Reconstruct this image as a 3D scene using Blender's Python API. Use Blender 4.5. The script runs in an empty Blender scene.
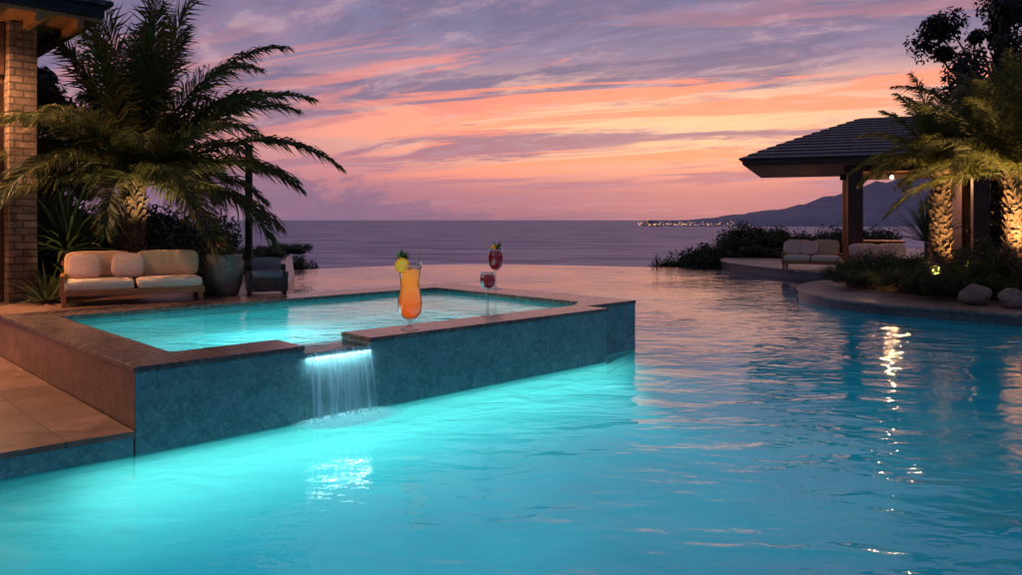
import bpy, bmesh, math, random
from mathutils import Vector, Matrix
random.seed(7)
R=random.random
def U(a,b): return random.uniform(a,b)
COL=bpy.context.scene.collection
HC=2.0; F=780.0
def gp(px,py,z=0.0):
    Y=(HC-z)*F/(py-220.0); return ((px-511)/F*Y, Y)
A=Vector((-3.2,6.64)); UU=Vector((0.718,0.696)); VV=Vector((-0.696,0.718))
ANG=math.atan2(0.696,0.718)
def S(u,v): p=A+UU*u+VV*v; return (p.x,p.y)

# ---------------- object helpers
def link(o): COL.objects.link(o); return o
def thing(name,label,cat,loc=(0,0,0),rz=0,group=None):
    o=bpy.data.objects.new(name,None); o.empty_display_size=.2; link(o)
    o.location=loc; o.rotation_euler=(0,0,rz); o["label"]=label; o["category"]=cat
    if group: o["group"]=group
    return o
def mk(name,verts,faces,mat,parent=None,smooth=False,fm=None,**props):
    me=bpy.data.meshes.new(name); me.from_pydata([tuple(v) for v in verts],[],faces)
    mats=mat if isinstance(mat,(list,tuple)) else [mat]
    for m in mats: me.materials.append(m)
    if fm: me.polygons.foreach_set('material_index',fm)
    if smooth: me.polygons.foreach_set('use_smooth',[True]*len(me.polygons))
    me.update()
    o=bpy.data.objects.new(name,me); link(o)
    if parent: o.parent=parent
    for k,v in props.items(): o[k]=v
    return o
def bev(o,w=.01,s=2):
    m=o.modifiers.new('b','BEVEL'); m.width=w; m.segments=s; m.limit_method='ANGLE'; m.angle_limit=math.radians(35); return o
def prism(poly,z0,z1):
    n=len(poly)
    v=[(x,y,z0) for x,y in poly]+[(x,y,z1) for x,y in poly]
    a=sum(poly[i][0]*poly[(i+1)%n][1]-poly[(i+1)%n][0]*poly[i][1] for i in range(n))
    f=[]
    if a<0: v=[(x,y,z0) for x,y in poly[::-1]]+[(x,y,z1) for x,y in poly[::-1]]
    f.append(list(range(n))[::-1]); f.append([n+i for i in range(n)])
    for i in range(n):
        j=(i+1)%n; f.append([i,j,n+j,n+i])
    return v,f
def boxg(cx,cy,cz,sx,sy,sz,rz=0,rx=0):
    v=[]
    M=Matrix.Translation((cx,cy,cz))@Matrix.Rotation(rz,4,'Z')@Matrix.Rotation(rx,4,'X')
    for z in(-1,1):
        for y in(-1,1):
            for x in(-1,1): v.append(M@Vector((x*sx/2,y*sy/2,z*sz/2)))
    return v,[[0,2,3,1],[4,5,7,6],[0,1,5,4],[2,6,7,3],[0,4,6,2],[1,3,7,5]]
def join(*gs):
    V=[];Fc=[]
    for v,f in gs:
        n=len(V); V+=list(v); Fc+=[[i+n for i in q] for q in f]
    return V,Fc
def tube(pts,rad,seg=8,cap=True):
    V=[];Fc=[]
    pts=[Vector(p) for p in pts]
    for i,p in enumerate(pts):
        d=(pts[min(i+1,len(pts)-1)]-pts[max(i-1,0)]).normalized()
        a=d.cross(Vector((0.13,1,0.07))).normalized(); b=d.cross(a)
        for k in range(seg):
            t=2*math.pi*k/seg; V.append(p+(a*math.cos(t)+b*math.sin(t))*rad[i])
    for i in range(len(pts)-1):
        for k in range(seg):
            k2=(k+1)%seg; Fc.append([i*seg+k,(i+1)*seg+k,(i+1)*seg+k2,i*seg+k2])
    if cap:
        Fc.append(list(range(seg))); Fc.append([(len(pts)-1)*seg+k for k in range(seg)][::-1])
    return V,Fc
def lathe(prof,seg=32,c=(0,0,0)):
    V=[];Fc=[]
    for r,z in prof:
        for k in range(seg):
            t=2*math.pi*k/seg; V.append((c[0]+r*math.cos(t),c[1]+r*math.sin(t),c[2]+z))
    for i in range(len(prof)-1):
        for k in range(seg):
            k2=(k+1)%seg; Fc.append([i*seg+k,i*seg+k2,(i+1)*seg+k2,(i+1)*seg+k])
    return V,Fc
def spow(x,e): return math.copysign(abs(x)**e,x)
def cushion(cx,cy,cz,sx,sy,sz,rz=0,rx=0,e1=.45,e2=.3,ry=0):
    M=Matrix.Translation((cx,cy,cz))@Matrix.Rotation(rz,4,'Z')@Matrix.Rotation(rx,4,'X')@Matrix.Rotation(ry,4,'Y')
    V=[];Fc=[];n=14;m=28
    for i in range(n+1):
        a=-math.pi/2+math.pi*i/n
        for k in range(m):
            t=2*math.pi*k/m
            V.append(M@Vector((sx/2*spow(math.cos(a),e1)*spow(math.cos(t),e2),sy/2*spow(math.cos(a),e1)*spow(math.sin(t),e2),sz/2*spow(math.sin(a),e1))))
    for i in range(n):
        for k in range(m):
            k2=(k+1)%m; Fc.append([i*m+k,i*m+k2,(i+1)*m+k2,(i+1)*m+k])
    return V,Fc
def smoothpoly(pts,n=5,closed=True):
    out=[];N=len(pts)
    P=[Vector(p) for p in pts]
    rng=range(N) if closed else range(N-1)
    for i in rng:
        g=lambda k:P[k%N] if closed else P[max(0,min(N-1,k))]
        p0,p1,p2,p3=g(i-1),g(i),g(i+1),g(i+2)
        for s in range(n):
            t=s/n
            q=.5*((2*p1)+(p2-p0)*t+(2*p0-5*p1+4*p2-p3)*t*t+(3*p1-p0-3*p2+p3)*t**3)
            out.append((q.x,q.y))
    if not closed: out.append(tuple(P[-1]))
    return out

# ---------------- material helpers
def nt(name):
    m=bpy.data.materials.new(name); m.use_nodes=True
    t=m.node_tree; t.nodes.clear(); return m,t
class N:
    def __init__(s,t): s.t=t
    def n(s,ty,**kw):
        o=s.t.nodes.new(ty)
        for k,v in kw.items(): setattr(o,k,v)
        return o
    def l(s,a,b): s.t.links.new(a,b)
    def setin(s,sock,v):
        if hasattr(v,'is_linked'): s.l(v,sock)
        else: sock.default_value=v
    def math(s,op,a,b=None,c=None,clamp=False):
        o=s.n('ShaderNodeMath',operation=op); o.use_clamp=clamp
        s.setin(o.inputs[0],a)
        if b is not None: s.setin(o.inputs[1],b)
        if c is not None: s.setin(o.inputs[2],c)
        return o.outputs[0]
    def mix(s,f,a,b,bt='MIX'):
        o=s.n('ShaderNodeMix',data_type='RGBA',blend_type=bt)
        s.setin(o.inputs[0],f)
        for i,v in ((6,a),(7,b)):
            if hasattr(v,'is_linked'): s.l(v,o.inputs[i])
            else: o.inputs[i].default_value=(*v,1)
        return o.outputs[2]
    def ss(s,x,a,b,o0=0.,o1=1.):
        o=s.n('ShaderNodeMapRange',interpolation_type='SMOOTHSTEP')
        s.setin(o.inputs[0],x); o.inputs[1].default_value=a;o.inputs[2].default_value=b
        o.inputs[3].default_value=o0;o.inputs[4].default_value=o1
        return o.outputs[0]
    def noise(s,vec,scale,detail=4,rough=.55,dist=0.):
        o=s.n('ShaderNodeTexNoise'); o.inputs['Scale'].default_value=scale;o.inputs['Detail'].default_value=detail
        o.inputs['Roughness'].default_value=rough;o.inputs['Distortion'].default_value=dist
        if vec is not None: s.l(vec,o.inputs['Vector'])
        return o.outputs['Fac']
    def coord(s,scale=(1,1,1),rz=0,kind='Object'):
        c=s.n('ShaderNodeTexCoord');m=s.n('ShaderNodeMapping'); m.inputs['Scale'].default_value=scale;m.inputs['Rotation'].default_value=(0,0,rz)
        s.l(c.outputs[kind],m.inputs['Vector']); return m.outputs[0]
    def bump(s,h,st,d=.02):
        o=s.n('ShaderNodeBump'); o.inputs['Strength'].default_value=st;o.inputs['Distance'].default_value=d
        s.l(h,o.inputs['Height']); return o.outputs[0]
    def pr(s,**kw):
        o=s.n('ShaderNodeBsdfPrincipled')
        for k,v in kw.items():
            k=k.replace('_',' ')
            if hasattr(v,'is_linked'): s.l(v,o.inputs[k])
            elif isinstance(v,tuple): o.inputs[k].default_value=(*v,1)
            else: o.inputs[k].default_value=v
        return o
    def out(s,sh):
        o=s.n('ShaderNodeOutputMaterial'); s.l(sh,o.inputs[0])
def stone(name,c1,c2,c3,scale=3,rough=.3,bump=.2,tile=None,rz=0,vein=False,mortar=(.03,.025,.022)):
    m,t=nt(name);k=N(t)
    co=k.coord(rz=-rz)
    a=k.noise(co,scale,8,.65,.6);b=k.noise(co,scale*4.3,6,.7,.3);c=k.noise(co,scale*22,3,.6)
    col=k.mix(k.ss(a,.36,.66),c1,c2); col=k.mix(k.ss(b,.5,.72),col,c3)
    col=k.mix(k.math('MULTIPLY',k.ss(c,.3,.75),.35),col,c1)
    if vein:
        v=k.math('ABSOLUTE',k.math('SUBTRACT',k.noise(co,scale*.5,7,.6,1.2),.5))
        col=k.mix(k.ss(v,0.,.016,.55,0.),col,c3)
    h=k.math('ADD',k.math('MULTIPLY',b,.5),k.math('MULTIPLY',c,.4))
    if tile:
        br=k.n('ShaderNodeTexBrick'); k.l(co,br.inputs['Vector']); br.offset=tile[3]
        br.inputs['Scale'].default_value=1;br.inputs['Brick Width'].default_value=tile[0];br.inputs['Row Height'].default_value=tile[1];br.inputs['Mortar Size'].default_value=tile[2];br.inputs['Mortar Smooth'].default_value=.1
        br.inputs['Color1'].default_value=(.7,.7,.7,1);br.inputs['Color2'].default_value=(1.15,1.15,1.15,1);br.inputs['Mortar'].default_value=(.35,.35,.35,1)
        col=k.mix(1.,col,br.outputs['Color'],'MULTIPLY')
        h=k.math('SUBTRACT',h,k.math('MULTIPLY',br.outputs['Fac'],1.2))
    p=k.pr(Base_Color=col,Roughness=k.math('ADD',k.math('MULTIPLY',b,.3),rough-.12),Normal=k.bump(h,bump,.01))
    k.out(p.outputs[0]); return m
def plain(name,c,rough=.6,var=.25,scale=8,bump=.1,spec=.4,metal=0.,stretch=(1,1,1),coat=0.,em=0.):
    m,t=nt(name);k=N(t); co=k.coord(stretch)
    a=k.noise(co,scale,5,.6)
    c2=tuple(x*(1-var) for x in c);c3=tuple(min(1,x*(1+var)) for x in c)
    p=k.pr(Base_Color=k.mix(k.ss(a,.3,.7),c2,c3),Roughness=rough,Metallic=metal,Normal=k.bump(a,bump,.01),Coat_Weight=coat)
    p.inputs['Specular IOR Level'].default_value=spec
    if em: p.inputs['Emission Color'].default_value=(*c,1);p.inputs['Emission Strength'].default_value=em
    k.out(p.outputs[0]); return m
def emis(name,c,s):
    m,t=nt(name);k=N(t);e=k.n('ShaderNodeEmission');e.inputs[0].default_value=(*c,1);e.inputs[1].default_value=s;k.out(e.outputs[0]);return m
def leafmat(name,c1,c2,c3,scale=1.5,trans=.35,rough=.5):
    m,t=nt(name);k=N(t);co=k.coord()
    a=k.noise(co,scale,3);b=k.noise(co,scale*9,2)
    oi=k.n('ShaderNodeObjectInfo')
    col=k.mix(k.ss(a,.35,.65),c1,c2);col=k.mix(k.ss(b,.52,.72),col,c3)
    col=k.mix(k.math('MULTIPLY',oi.outputs['Random'],.4),col,c1)
    p=k.pr(Base_Color=col,Roughness=rough)
    p.inputs['Specular IOR Level'].default_value=.3
    tr=k.n('ShaderNodeBsdfTranslucent');k.l(col,tr.inputs[0])
    ms=k.n('ShaderNodeMixShader');ms.inputs[0].default_value=trans;k.l(p.outputs[0],ms.inputs[1]);k.l(tr.outputs[0],ms.inputs[2])
    k.out(ms.outputs[0]);return m

# materials
M_blue=stone('blue_marble',(.085,.20,.215),(.16,.31,.325),(.27,.43,.435),5.5,.28,.3,vein=True)
M_brownwall=stone('brown_stone_wall',(.13,.06,.04),(.27,.14,.10),(.40,.24,.18),4.,.35,.3)
M_cop=stone('polished_coping_stone',(.12,.08,.07),(.24,.155,.135),(.34,.24,.21),3.5,.24,.15,tile=(1.25,40,.006,0),rz=ANG)
M_deck=stone('deck_stone_tiles',(.19,.095,.065),(.31,.17,.125),(.40,.25,.19),1.6,.33,.25,tile=(.6,.6,.008,0),rz=ANG)
M_kerb=stone('kerb_stone',(.06,.065,.07),(.12,.12,.13),(.19,.18,.18),3,.3,.2)
M_terr=stone('terrace_stone',(.16,.13,.11),(.27,.22,.19),(.35,.30,.26),2,.4,.25,tile=(.7,.7,.01,.5))
M_wallst=stone('stacked_stone',(.10,.055,.035),(.22,.13,.08),(.34,.23,.15),4,.75,1.,tile=(.31,.11,.014,.37))
M_boul=stone('boulder_stone',(.17,.12,.09),(.31,.23,.18),(.40,.31,.26),3,.75,.6)
M_wood=plain('teak_wood',(.40,.15,.045),.4,.35,6,.1,stretch=(1,1,12))
M_wooddk=plain('dark_wood',(.08,.035,.02),.45,.35,5,.15,stretch=(6,6,.6))
M_sofit=plain('soffit_wood',(.26,.12,.045),.5,.4,5,.15,stretch=(8,1,1))
M_cream=plain('cream_cushion',(.76,.58,.42),.9,.08,30,.25,.1)
M_tan=plain('tan_cushion',(.68,.40,.22),.9,.1,30,.25,.1)
M_pink=plain('blush_pillow',(.74,.46,.35),.9,.12,30,.25,.1)
M_grey=plain('grey_cushion',(.20,.18,.19),.9,.12,30,.25,.1)
M_wick=plain('dark_wicker',(.06,.045,.04),.7,.5,60,.6)
M_black=plain('black_metal',(.02,.02,.023),.4,.2,10,.05,metal=.6)
M_soil=plain('soil',(.05,.035,.025),.95,.5,6,.8)
M_pot=stone('planter_pot',(.15,.11,.09),(.26,.19,.155),(.34,.27,.23),5,.5,.3)
M_bark=plain('bark',(.10,.07,.05),.9,.5,9,.9)
M_palmbark=plain('palm_bark',(.17,.105,.062),.85,.6,14,.9)
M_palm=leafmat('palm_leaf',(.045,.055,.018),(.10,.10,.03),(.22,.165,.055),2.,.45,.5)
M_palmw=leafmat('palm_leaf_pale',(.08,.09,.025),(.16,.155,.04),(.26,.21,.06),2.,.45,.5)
M_shrub=leafmat('shrub_leaf',(.012,.028,.012),(.035,.06,.022),(.07,.10,.035),2.2,.25)
M_shrubw=leafmat('planter_shrub_leaf',(.03,.055,.015),(.07,.10,.025),(.12,.14,.04),2.2,.3)
M_treeleaf=leafmat('tree_leaf',(.008,.015,.01),(.02,.03,.018),(.04,.05,.025),.8,.2)
M_agave=leafmat('agave_leaf',(.05,.075,.03),(.09,.12,.045),(.14,.15,.06),3.,.15,.45)

m,t=nt('slate_roof');k=N(t);co=k.coord()
br=k.n('ShaderNodeTexBrick');k.l(co,br.inputs['Vector']);br.inputs['Scale'].default_value=1;br.inputs['Brick Width'].default_value=.35;br.inputs['Row Height'].default_value=.28;br.inputs['Mortar Size'].default_value=.03
br.inputs['Color1'].default_value=(.022,.03,.04,1);br.inputs['Color2'].default_value=(.045,.055,.07,1);br.inputs['Mortar'].default_value=(.008,.008,.01,1)
k.out(k.pr(Base_Color=br.outputs['Color'],Roughness=.5,Normal=k.bump(br.outputs['Fac'],-.8,.04)).outputs[0]);M_roof=m

# water
def water(name,tint,s1,s2,st,rough=.03,ior=1.33,rz=0.5,stretch=(1,1.7,1)):
    m,t=nt(name);k=N(t);co=k.coord(stretch,rz)
    a=k.noise(co,s1,2,.5,.5);b=k.noise(co,s2,3,.5,.6)
    big=k.noise(k.coord((1,1,1)),.18,2,.5)
    amp=k.ss(big,.38,.62,.4,1.3)
    h=k.math('MULTIPLY',k.math('ADD',a,k.math('MULTIPLY',b,.2)),amp)
    bp=k.bump(h,st,.1)
    fr=k.n('ShaderNodeFresnel');fr.inputs[0].default_value=ior;k.l(bp,fr.inputs[1])
    gl=k.n('ShaderNodeBsdfGlossy');gl.inputs['Roughness'].default_value=rough;k.l(bp,gl.inputs['Normal'])
    tr=k.n('ShaderNodeBsdfTransparent');tr.inputs[0].default_value=(*tint,1)
    rf=k.n('ShaderNodeBsdfRefraction');rf.inputs[0].default_value=(*tint,1);rf.inputs['IOR'].default_value=1.2;rf.inputs['Roughness'].default_value=.02;k.l(bp,rf.inputs['Normal'])
    mt=k.n('ShaderNodeMixShader');mt.inputs[0].default_value=.5;k.l(tr.outputs[0],mt.inputs[1]);k.l(rf.outputs[0],mt.inputs[2])
    ms=k.n('ShaderNodeMixShader');k.l(fr.outputs[0],ms.inputs[0]);k.l(mt.outputs[0],ms.inputs[1]);k.l(gl.outputs[0],ms.inputs[2])
    k.out(ms.outputs[0]);return m
M_water=water('pool_water',(.55,.93,.97),1.1,4.0,.46,.02)
M_spaw=water('spa_water',(.8,.97,.98),2.5,8,.36,.03)
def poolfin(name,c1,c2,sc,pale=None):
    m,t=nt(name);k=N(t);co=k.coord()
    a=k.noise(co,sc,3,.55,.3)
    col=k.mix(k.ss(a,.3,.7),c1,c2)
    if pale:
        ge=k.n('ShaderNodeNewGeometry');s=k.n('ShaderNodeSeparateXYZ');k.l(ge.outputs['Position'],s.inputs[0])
        col=k.mix(k.ss(s.outputs[2],-1.1,-.25),col,pale)  # paler towards the waterline: lamp glow painted into the plaster colour
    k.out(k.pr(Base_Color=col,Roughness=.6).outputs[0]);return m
M_floor=poolfin('pool_plaster',(.006,.31,.43),(.012,.43,.54),.5)
M_cove=poolfin('pool_plaster_painted_glow',(.006,.31,.43),(.012,.43,.54),.5,(.24,.62,.60))  # mint tint imitates the glow beside the wall
M_spaf=poolfin('spa_plaster',(.08,.52,.57),(.14,.64,.67),.8)

m,t=nt('sea_surface');k=N(t);co=k.coord((1,2.4,1))
a=k.noise(co,.05,6,.6);b=k.noise(k.coord((1,3.,1)),.012,7,.65)
bp=k.bump(a,1.,5.)
df=k.n('ShaderNodeBsdfDiffuse');k.l(k.mix(k.ss(b,.3,.7),(.10,.125,.29),(.16,.18,.37)),df.inputs[0]);k.l(bp,df.inputs['Normal'])
gl=k.n('ShaderNodeBsdfGlossy');gl.inputs['Roughness'].default_value=.3;k.l(bp,gl.inputs['Normal'])
ms=k.n('ShaderNodeMixShader');k.l(k.ss(b,.35,.65,.20,.40),ms.inputs[0]);k.l(df.outputs[0],ms.inputs[1]);k.l(gl.outputs[0],ms.inputs[2]);k.out(ms.outputs[0]);M_sea=m
M_ground=plain('ground_soil',(.05,.05,.03),.95,.5,.4,.6)
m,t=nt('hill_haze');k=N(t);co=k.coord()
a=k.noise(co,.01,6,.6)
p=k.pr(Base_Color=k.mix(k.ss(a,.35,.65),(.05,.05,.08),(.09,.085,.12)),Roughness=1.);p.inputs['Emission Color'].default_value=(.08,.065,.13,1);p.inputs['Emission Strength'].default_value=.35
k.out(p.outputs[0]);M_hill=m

# ---------------- world
w=bpy.data.worlds.new('World');bpy.context.scene.world=w;w.use_nodes=True
t=w.node_tree;t.nodes.clear();k=N(t)
tc=k.n('ShaderNodeTexCoord');sp=k.n('ShaderNodeSeparateXYZ');k.l(tc.outputs['Generated'],sp.inputs[0])
X,Y,Z=sp.outputs
z=k.math('MAXIMUM',Z,0.)
ramp=k.n('ShaderNodeValToRGB');cr=ramp.color_ramp
st=[(0,(.29,.15,.23)),(.03,(.44,.185,.24)),(.06,(.72,.25,.25)),(.11,(.92,.40,.31)),(.16,(.60,.33,.36)),(.205,(.33,.25,.37)),(.26,(.21,.22,.39)),(.55,(.09,.12,.25)),(1,(.05,.07,.17))]
while len(cr.elements)<len(st): cr.elements.new(.5)
for e,(p_,c) in zip(cr.elements,st): e.position=p_;e.color=(*c,1)
k.l(z,ramp.inputs[0]);sky=ramp.outputs[0]
ysafe=k.math('MAXIMUM',Y,.15)
az=k.math('DIVIDE',X,ysafe)
da=k.math('ABSOLUTE',k.math('SUBTRACT',az,.22))
glow=k.math('MULTIPLY',k.ss(da,.0,.62,1.,0.),k.ss(k.math('ABSOLUTE',k.math('SUBTRACT',z,.12)),0.,.09,1.,0.))
front=k.ss(Y,-.2,.5)
glow=k.math('MULTIPLY',glow,front)
sky=k.mix(k.math('MULTIPLY',glow,.95),sky,(1.10,.62,.35))
left=k.ss(az,-.62,.10,1.,0.)
sky=k.mix(k.math('MULTIPLY',left,.58),sky,(.235,.165,.30))
den=k.math('ADD',z,.10)
cx=k.math('DIVIDE',X,den);cy=k.math('DIVIDE',Y,den)
cyd=k.math('ADD',cy,k.math('MULTIPLY',cx,.36))
def vec(a,b,c=0.):
    o=k.n('ShaderNodeCombineXYZ');k.setin(o.inputs[0],a);k.setin(o.inputs[1],b);k.setin(o.inputs[2],c);return o.outputs[0]
n1=k.noise(vec(k.math('MULTIPLY',cx,.62),cyd,3.1),1.25,11,.62,.6)
n2=k.noise(vec(k.math('MULTIPLY',cx,.26),cyd,8.7),1.9,10,.64,.8)
n3=k.noise(vec(k.math('MULTIPLY',cx,.75),cyd,15.2),3.8,9,.68,.5)
dark=k.math('MAXIMUM',k.ss(n1,.46,.57),k.math('MULTIPLY',k.ss(z,.16,.25),k.ss(n1,.38,.5)))
dcol=k.mix(k.ss(z,.05,.18),(.42,.175,.25),(.18,.15,.27))
dcol=k.mix(k.math('MULTIPLY',k.ss(n3,.44,.64),.5),dcol,(.42,.26,.36))
sky=k.mix(k.math('MULTIPLY',dark,.88),sky,dcol)
hi=k.math('MULTIPLY',k.ss(n2,.50,.58),k.ss(z,.04,.075))
hi=k.math('MULTIPLY',hi,k.ss(z,.17,.25,1.,.12))
hi=k.math('MULTIPLY',hi,k.ss(az,-.4,.15,.25,1.))
sky=k.mix(k.math('MULTIPLY',hi,.9),sky,(1.2,.34,.20))
sky=k.mix(k.math('MULTIPLY',k.math('MULTIPLY',k.ss(n3,.54,.66),k.ss(z,.06,.14)),.38),sky,(.60,.41,.46))
nb=k.noise(vec(k.math('MULTIPLY',az,9.),k.math('MULTIPLY',z,22.),2.2),1.2,10,.68,.2)
prof=k.ss(k.math('ABSOLUTE',k.math('ADD',az,.40)),.02,.5,.058,.006)
bank=k.ss(k.math('SUBTRACT',k.math('ADD',prof,k.math('MULTIPLY',k.math('SUBTRACT',nb,.5),.12)),z),-.004,.014)
sky=k.mix(k.math('MULTIPLY',bank,k.ss(az,-.1,.3,.75,.15)),sky,k.mix(k.ss(nb,.35,.65),(.175,.125,.235),(.24,.145,.25)))
back=k.mix(front,(.085,.10,.20),sky)
bg=k.n('ShaderNodeBackground');k.l(back,bg.inputs[0]);bg.inputs[1].default_value=1.04
ns=k.n('ShaderNodeTexSky',sky_type='NISHITA');ns.sun_disc=False;ns.sun_elevation=math.radians(2);ns.sun_rotation=math.radians(14)
bg2=k.n('ShaderNodeBackground');k.l(ns.outputs[0],bg2.inputs[0]);bg2.inputs[1].default_value=.006
ad=k.n('ShaderNodeAddShader');k.l(bg.outputs[0],ad.inputs[0]);k.l(bg2.outputs[0],ad.inputs[1])
wo=k.n('ShaderNodeOutputWorld');k.l(ad.outputs[0],wo.inputs[0])

def light(ty,name,loc,col,power,parent=None,rot=(0,0,0),size=None,sy=None,spot=None,rad=.05):
    d=bpy.data.lights.new(name,ty);d.energy=power;d.color=col
    if ty=='AREA':
        d.shape='RECTANGLE' if sy else 'SQUARE';d.size=size
        if sy:d.size_y=sy
    elif ty=='SUN': d.angle=math.radians(70)
    else: d.shadow_soft_size=rad
    if spot: d.spot_size=spot;d.spot_blend=.6
    o=bpy.data.objects.new(name,d);o.location=loc;o.rotation_euler=rot;link(o)
    if parent:o.parent=parent
    return o
el=math.radians(12);azs=math.radians(14)
sd=Vector((math.sin(azs)*math.cos(el),math.cos(azs)*math.cos(el),math.sin(el)))
so=light('SUN','sun',(0,0,20),(1,.6,.5),.18);so.rotation_euler=sd.to_track_quat('Z','Y').to_euler()

# ---------------- terrain, sea
V=[];Fc=[];nx,ny=40,44
for j in range(ny+1):
    y=-60+j*(230/ny)
    for i in range(nx+1):
        x=-160+i*8
        zz=-2.2-max(0,y-38)*.32+ .5*math.sin(x*.11+y*.07)
        if x>24: zz+=min(2.2,(x-24)*.25)
        zz=max(zz,-40)
        V.append((x,y,zz))
for j in range(ny):
    for i in range(nx):
        a=j*(nx+1)+i;Fc.append([a,a+1,a+nx+2,a+nx+1])
mk('ground',V,Fc,M_ground,smooth=True,kind='structure')
mk('sea',[(-60000,60,-22),(60000,60,-22),(60000,70000,-22),(-60000,70000,-22)],[[0,1,2,3]],M_sea,kind='structure')
def hills(name,pts,Y0,depth,base=-24):
    xs=[p[0] for p in pts];V=[];Fc=[];n=150;m=9
    def h(px):
        for (a,b),(c,d) in zip(pts,pts[1:]):
            if a<=px<=c: return b+(d-b)*(px-a)/(c-a)
        return pts[-1][1]
    for i in range(n+1):
        px=xs[0]+(xs[-1]-xs[0])*i/n
        hh=max(0,(220-h(px)))/F*(Y0+depth*.5)
        hh*=1+.07*math.sin(px*.19)+.05*math.sin(px*.47+1)+.03*math.sin(px*1.1)
        for j in range(m+1):
            t=j/m;yy=Y0+depth*t
            prof=math.sin(math.pi*min(1,t*1.0))**.8 if t<1 else 0
            V.append(((px-511)/F*(Y0+depth*.5),yy,base+(hh+24)*prof+ (hh*.08*math.sin(i*.9+j*1.7) if 0<j<m else 0)))
    for i in range(n):
        for j in range(m):
            a=i*(m+1)+j;Fc.append([a,a+m+1,a+m+2,a+1])
    return mk(name,V,Fc,M_hill,smooth=True,kind='structure')
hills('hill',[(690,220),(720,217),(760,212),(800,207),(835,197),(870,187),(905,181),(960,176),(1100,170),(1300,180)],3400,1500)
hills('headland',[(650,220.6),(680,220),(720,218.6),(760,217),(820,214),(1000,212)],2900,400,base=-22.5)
V=[];Fc=[]
def octa(c,r):
    x,y,z=c;n=len(V)
    V.extend([(x+r,y,z),(x-r,y,z),(x,y+r,z),(x,y-r,z),(x,y,z+r),(x,y,z-r)])
    for f in ([0,2,4],[2,1,4],[1,3,4],[3,0,4],[2,0,5],[1,2,5],[3,1,5],[0,3,5]):Fc.append([n+q for q in f])
for i in range(130):
    px=638+abs(random.gauss(0,1))*48;Yd=2880
    octa(((px-511)/F*Yd,Yd-U(0,30),-18+abs(random.gauss(0,1))*7),U(.7,1.9))
mk('town_lights',V,Fc,emis('town_light_glow',(1,.5,.22),1.6),kind='stuff',label='tiny warm lights of a coastal town along the shore',category='town lights')

# ---------------- pool basin, water
arc=smoothpoly([(9.6,33.4),(8.0,33.2),(5.8,33.0),(2.5,34.4),(-1.5,35.3),(-4.5,34.4),(-7.5,32.2),(-9.6,30.4)],6,closed=False)
poolpoly=[(-22,-12),(34,-12),(34,33.4)]+arc+[(-14,26),(-22,20)]
mk('water',[(x,y,0) for x,y in poolpoly],[list(range(len(poolpoly)))],M_water,kind='structure')
mk('pool_floor',[(x,y,-1.15) for x,y in poolpoly],[list(range(len(poolpoly)))],M_floor,kind='structure')
inn=[(x,y-.45) for x,y in arc]
v,f=prism(arc+inn[::-1],-3.,-.012)
mk('infinity_edge_wall',v,f,M_kerb,kind='structure')

dp=[S(0,5.115),S(4.05,5.115),(-5.0,18),(-7.3,26),(-8.6,30.2),(-9.6,31.4),(-45,31.4),(-45,20),S(0,14)]
v,f=prism(dp,-3.,.746);o=mk('upper_deck',v,f,M_deck,kind='structure')
e0=A;d=Vector((-.74,-.62))
lp=[S(.08,.02),tuple(e0+d*10),(-16,-20),(-45,-20),(-45,19),S(.08,14)]
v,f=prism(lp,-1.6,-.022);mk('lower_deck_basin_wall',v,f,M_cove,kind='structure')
lp=[S(-.012,0),tuple(e0+d*10),(-16,-20),(-45,-20),(-45,19),S(-.012,14)]
v,f=prism(lp,-.02,.16);mk('lower_deck',v,f,M_blue,kind='structure')
lc=[S(-.012,-.03),tuple(e0+d*10+Vector((.02,-.03))),(-16,-20),(-45,-20),(-45,19),S(-.012,14)]
v,f=prism(lc,.16,.21);mk('lower_deck_paving',v,f,M_deck,kind='structure')

# ---------------- spa
spa=thing('spa_pool','raised rectangular hot tub with blue marble walls and brown coping','hot tub')
CW=.56
ring=[(2.37,0),(6.35,0),(6.35,.4),(7.55,.4),(7.55,5.1),(0,5.1),(0,0),(1.6,0),(1.6,CW),(.5,CW),(.5,4.4),(6.75,4.4),(6.75,CW+.3),(6.3,CW),(2.37,CW)]
v,f=prism([S(*p) for p in ring],-.02,.70)
fm=[]
for q in f:
    a=Vector(v[q[0]]);b=Vector(v[q[1]]);c=Vector(v[q[2]]);n=(b-a).cross(c-a).normalized()
    cen=sum((Vector(v[i]) for i in q),Vector())/len(q)
    fm.append(1 if (n.x*UU.x+n.y*UU.y)<-.9 and (cen.xy-A).dot(UU)<.1 else 0)
bev(mk('wall',v,f,[M_blue,M_brownwall],spa,fm=fm),.008)
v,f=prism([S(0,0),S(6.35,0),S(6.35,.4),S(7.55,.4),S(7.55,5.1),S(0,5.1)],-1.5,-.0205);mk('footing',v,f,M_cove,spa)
path=[e0+d*10,e0+d*5,e0+d*1.5,Vector(S(0,0)),Vector(S(2,0)),Vector(S(4.5,0)),Vector(S(6.35,.0)),Vector(S(6.9,.2)),Vector(S(7.55,.4)),Vector(S(7.55,2.5)),Vector(S(7.55,5.1))]
path=[Vector(p) for p in path]
NV=[]
for i,p in enumerate(path):
    t_=(path[min(i+1,len(path)-1)]-path[max(i-1,0)]).normalized();NV.append(Vector((t_.y,-t_.x)))
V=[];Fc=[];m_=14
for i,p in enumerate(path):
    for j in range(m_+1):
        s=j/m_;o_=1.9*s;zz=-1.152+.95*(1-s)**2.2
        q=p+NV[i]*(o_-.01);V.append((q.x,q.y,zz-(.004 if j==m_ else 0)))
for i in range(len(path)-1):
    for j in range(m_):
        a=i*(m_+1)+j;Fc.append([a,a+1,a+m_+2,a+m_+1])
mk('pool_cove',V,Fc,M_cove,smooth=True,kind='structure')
g=.012
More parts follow.
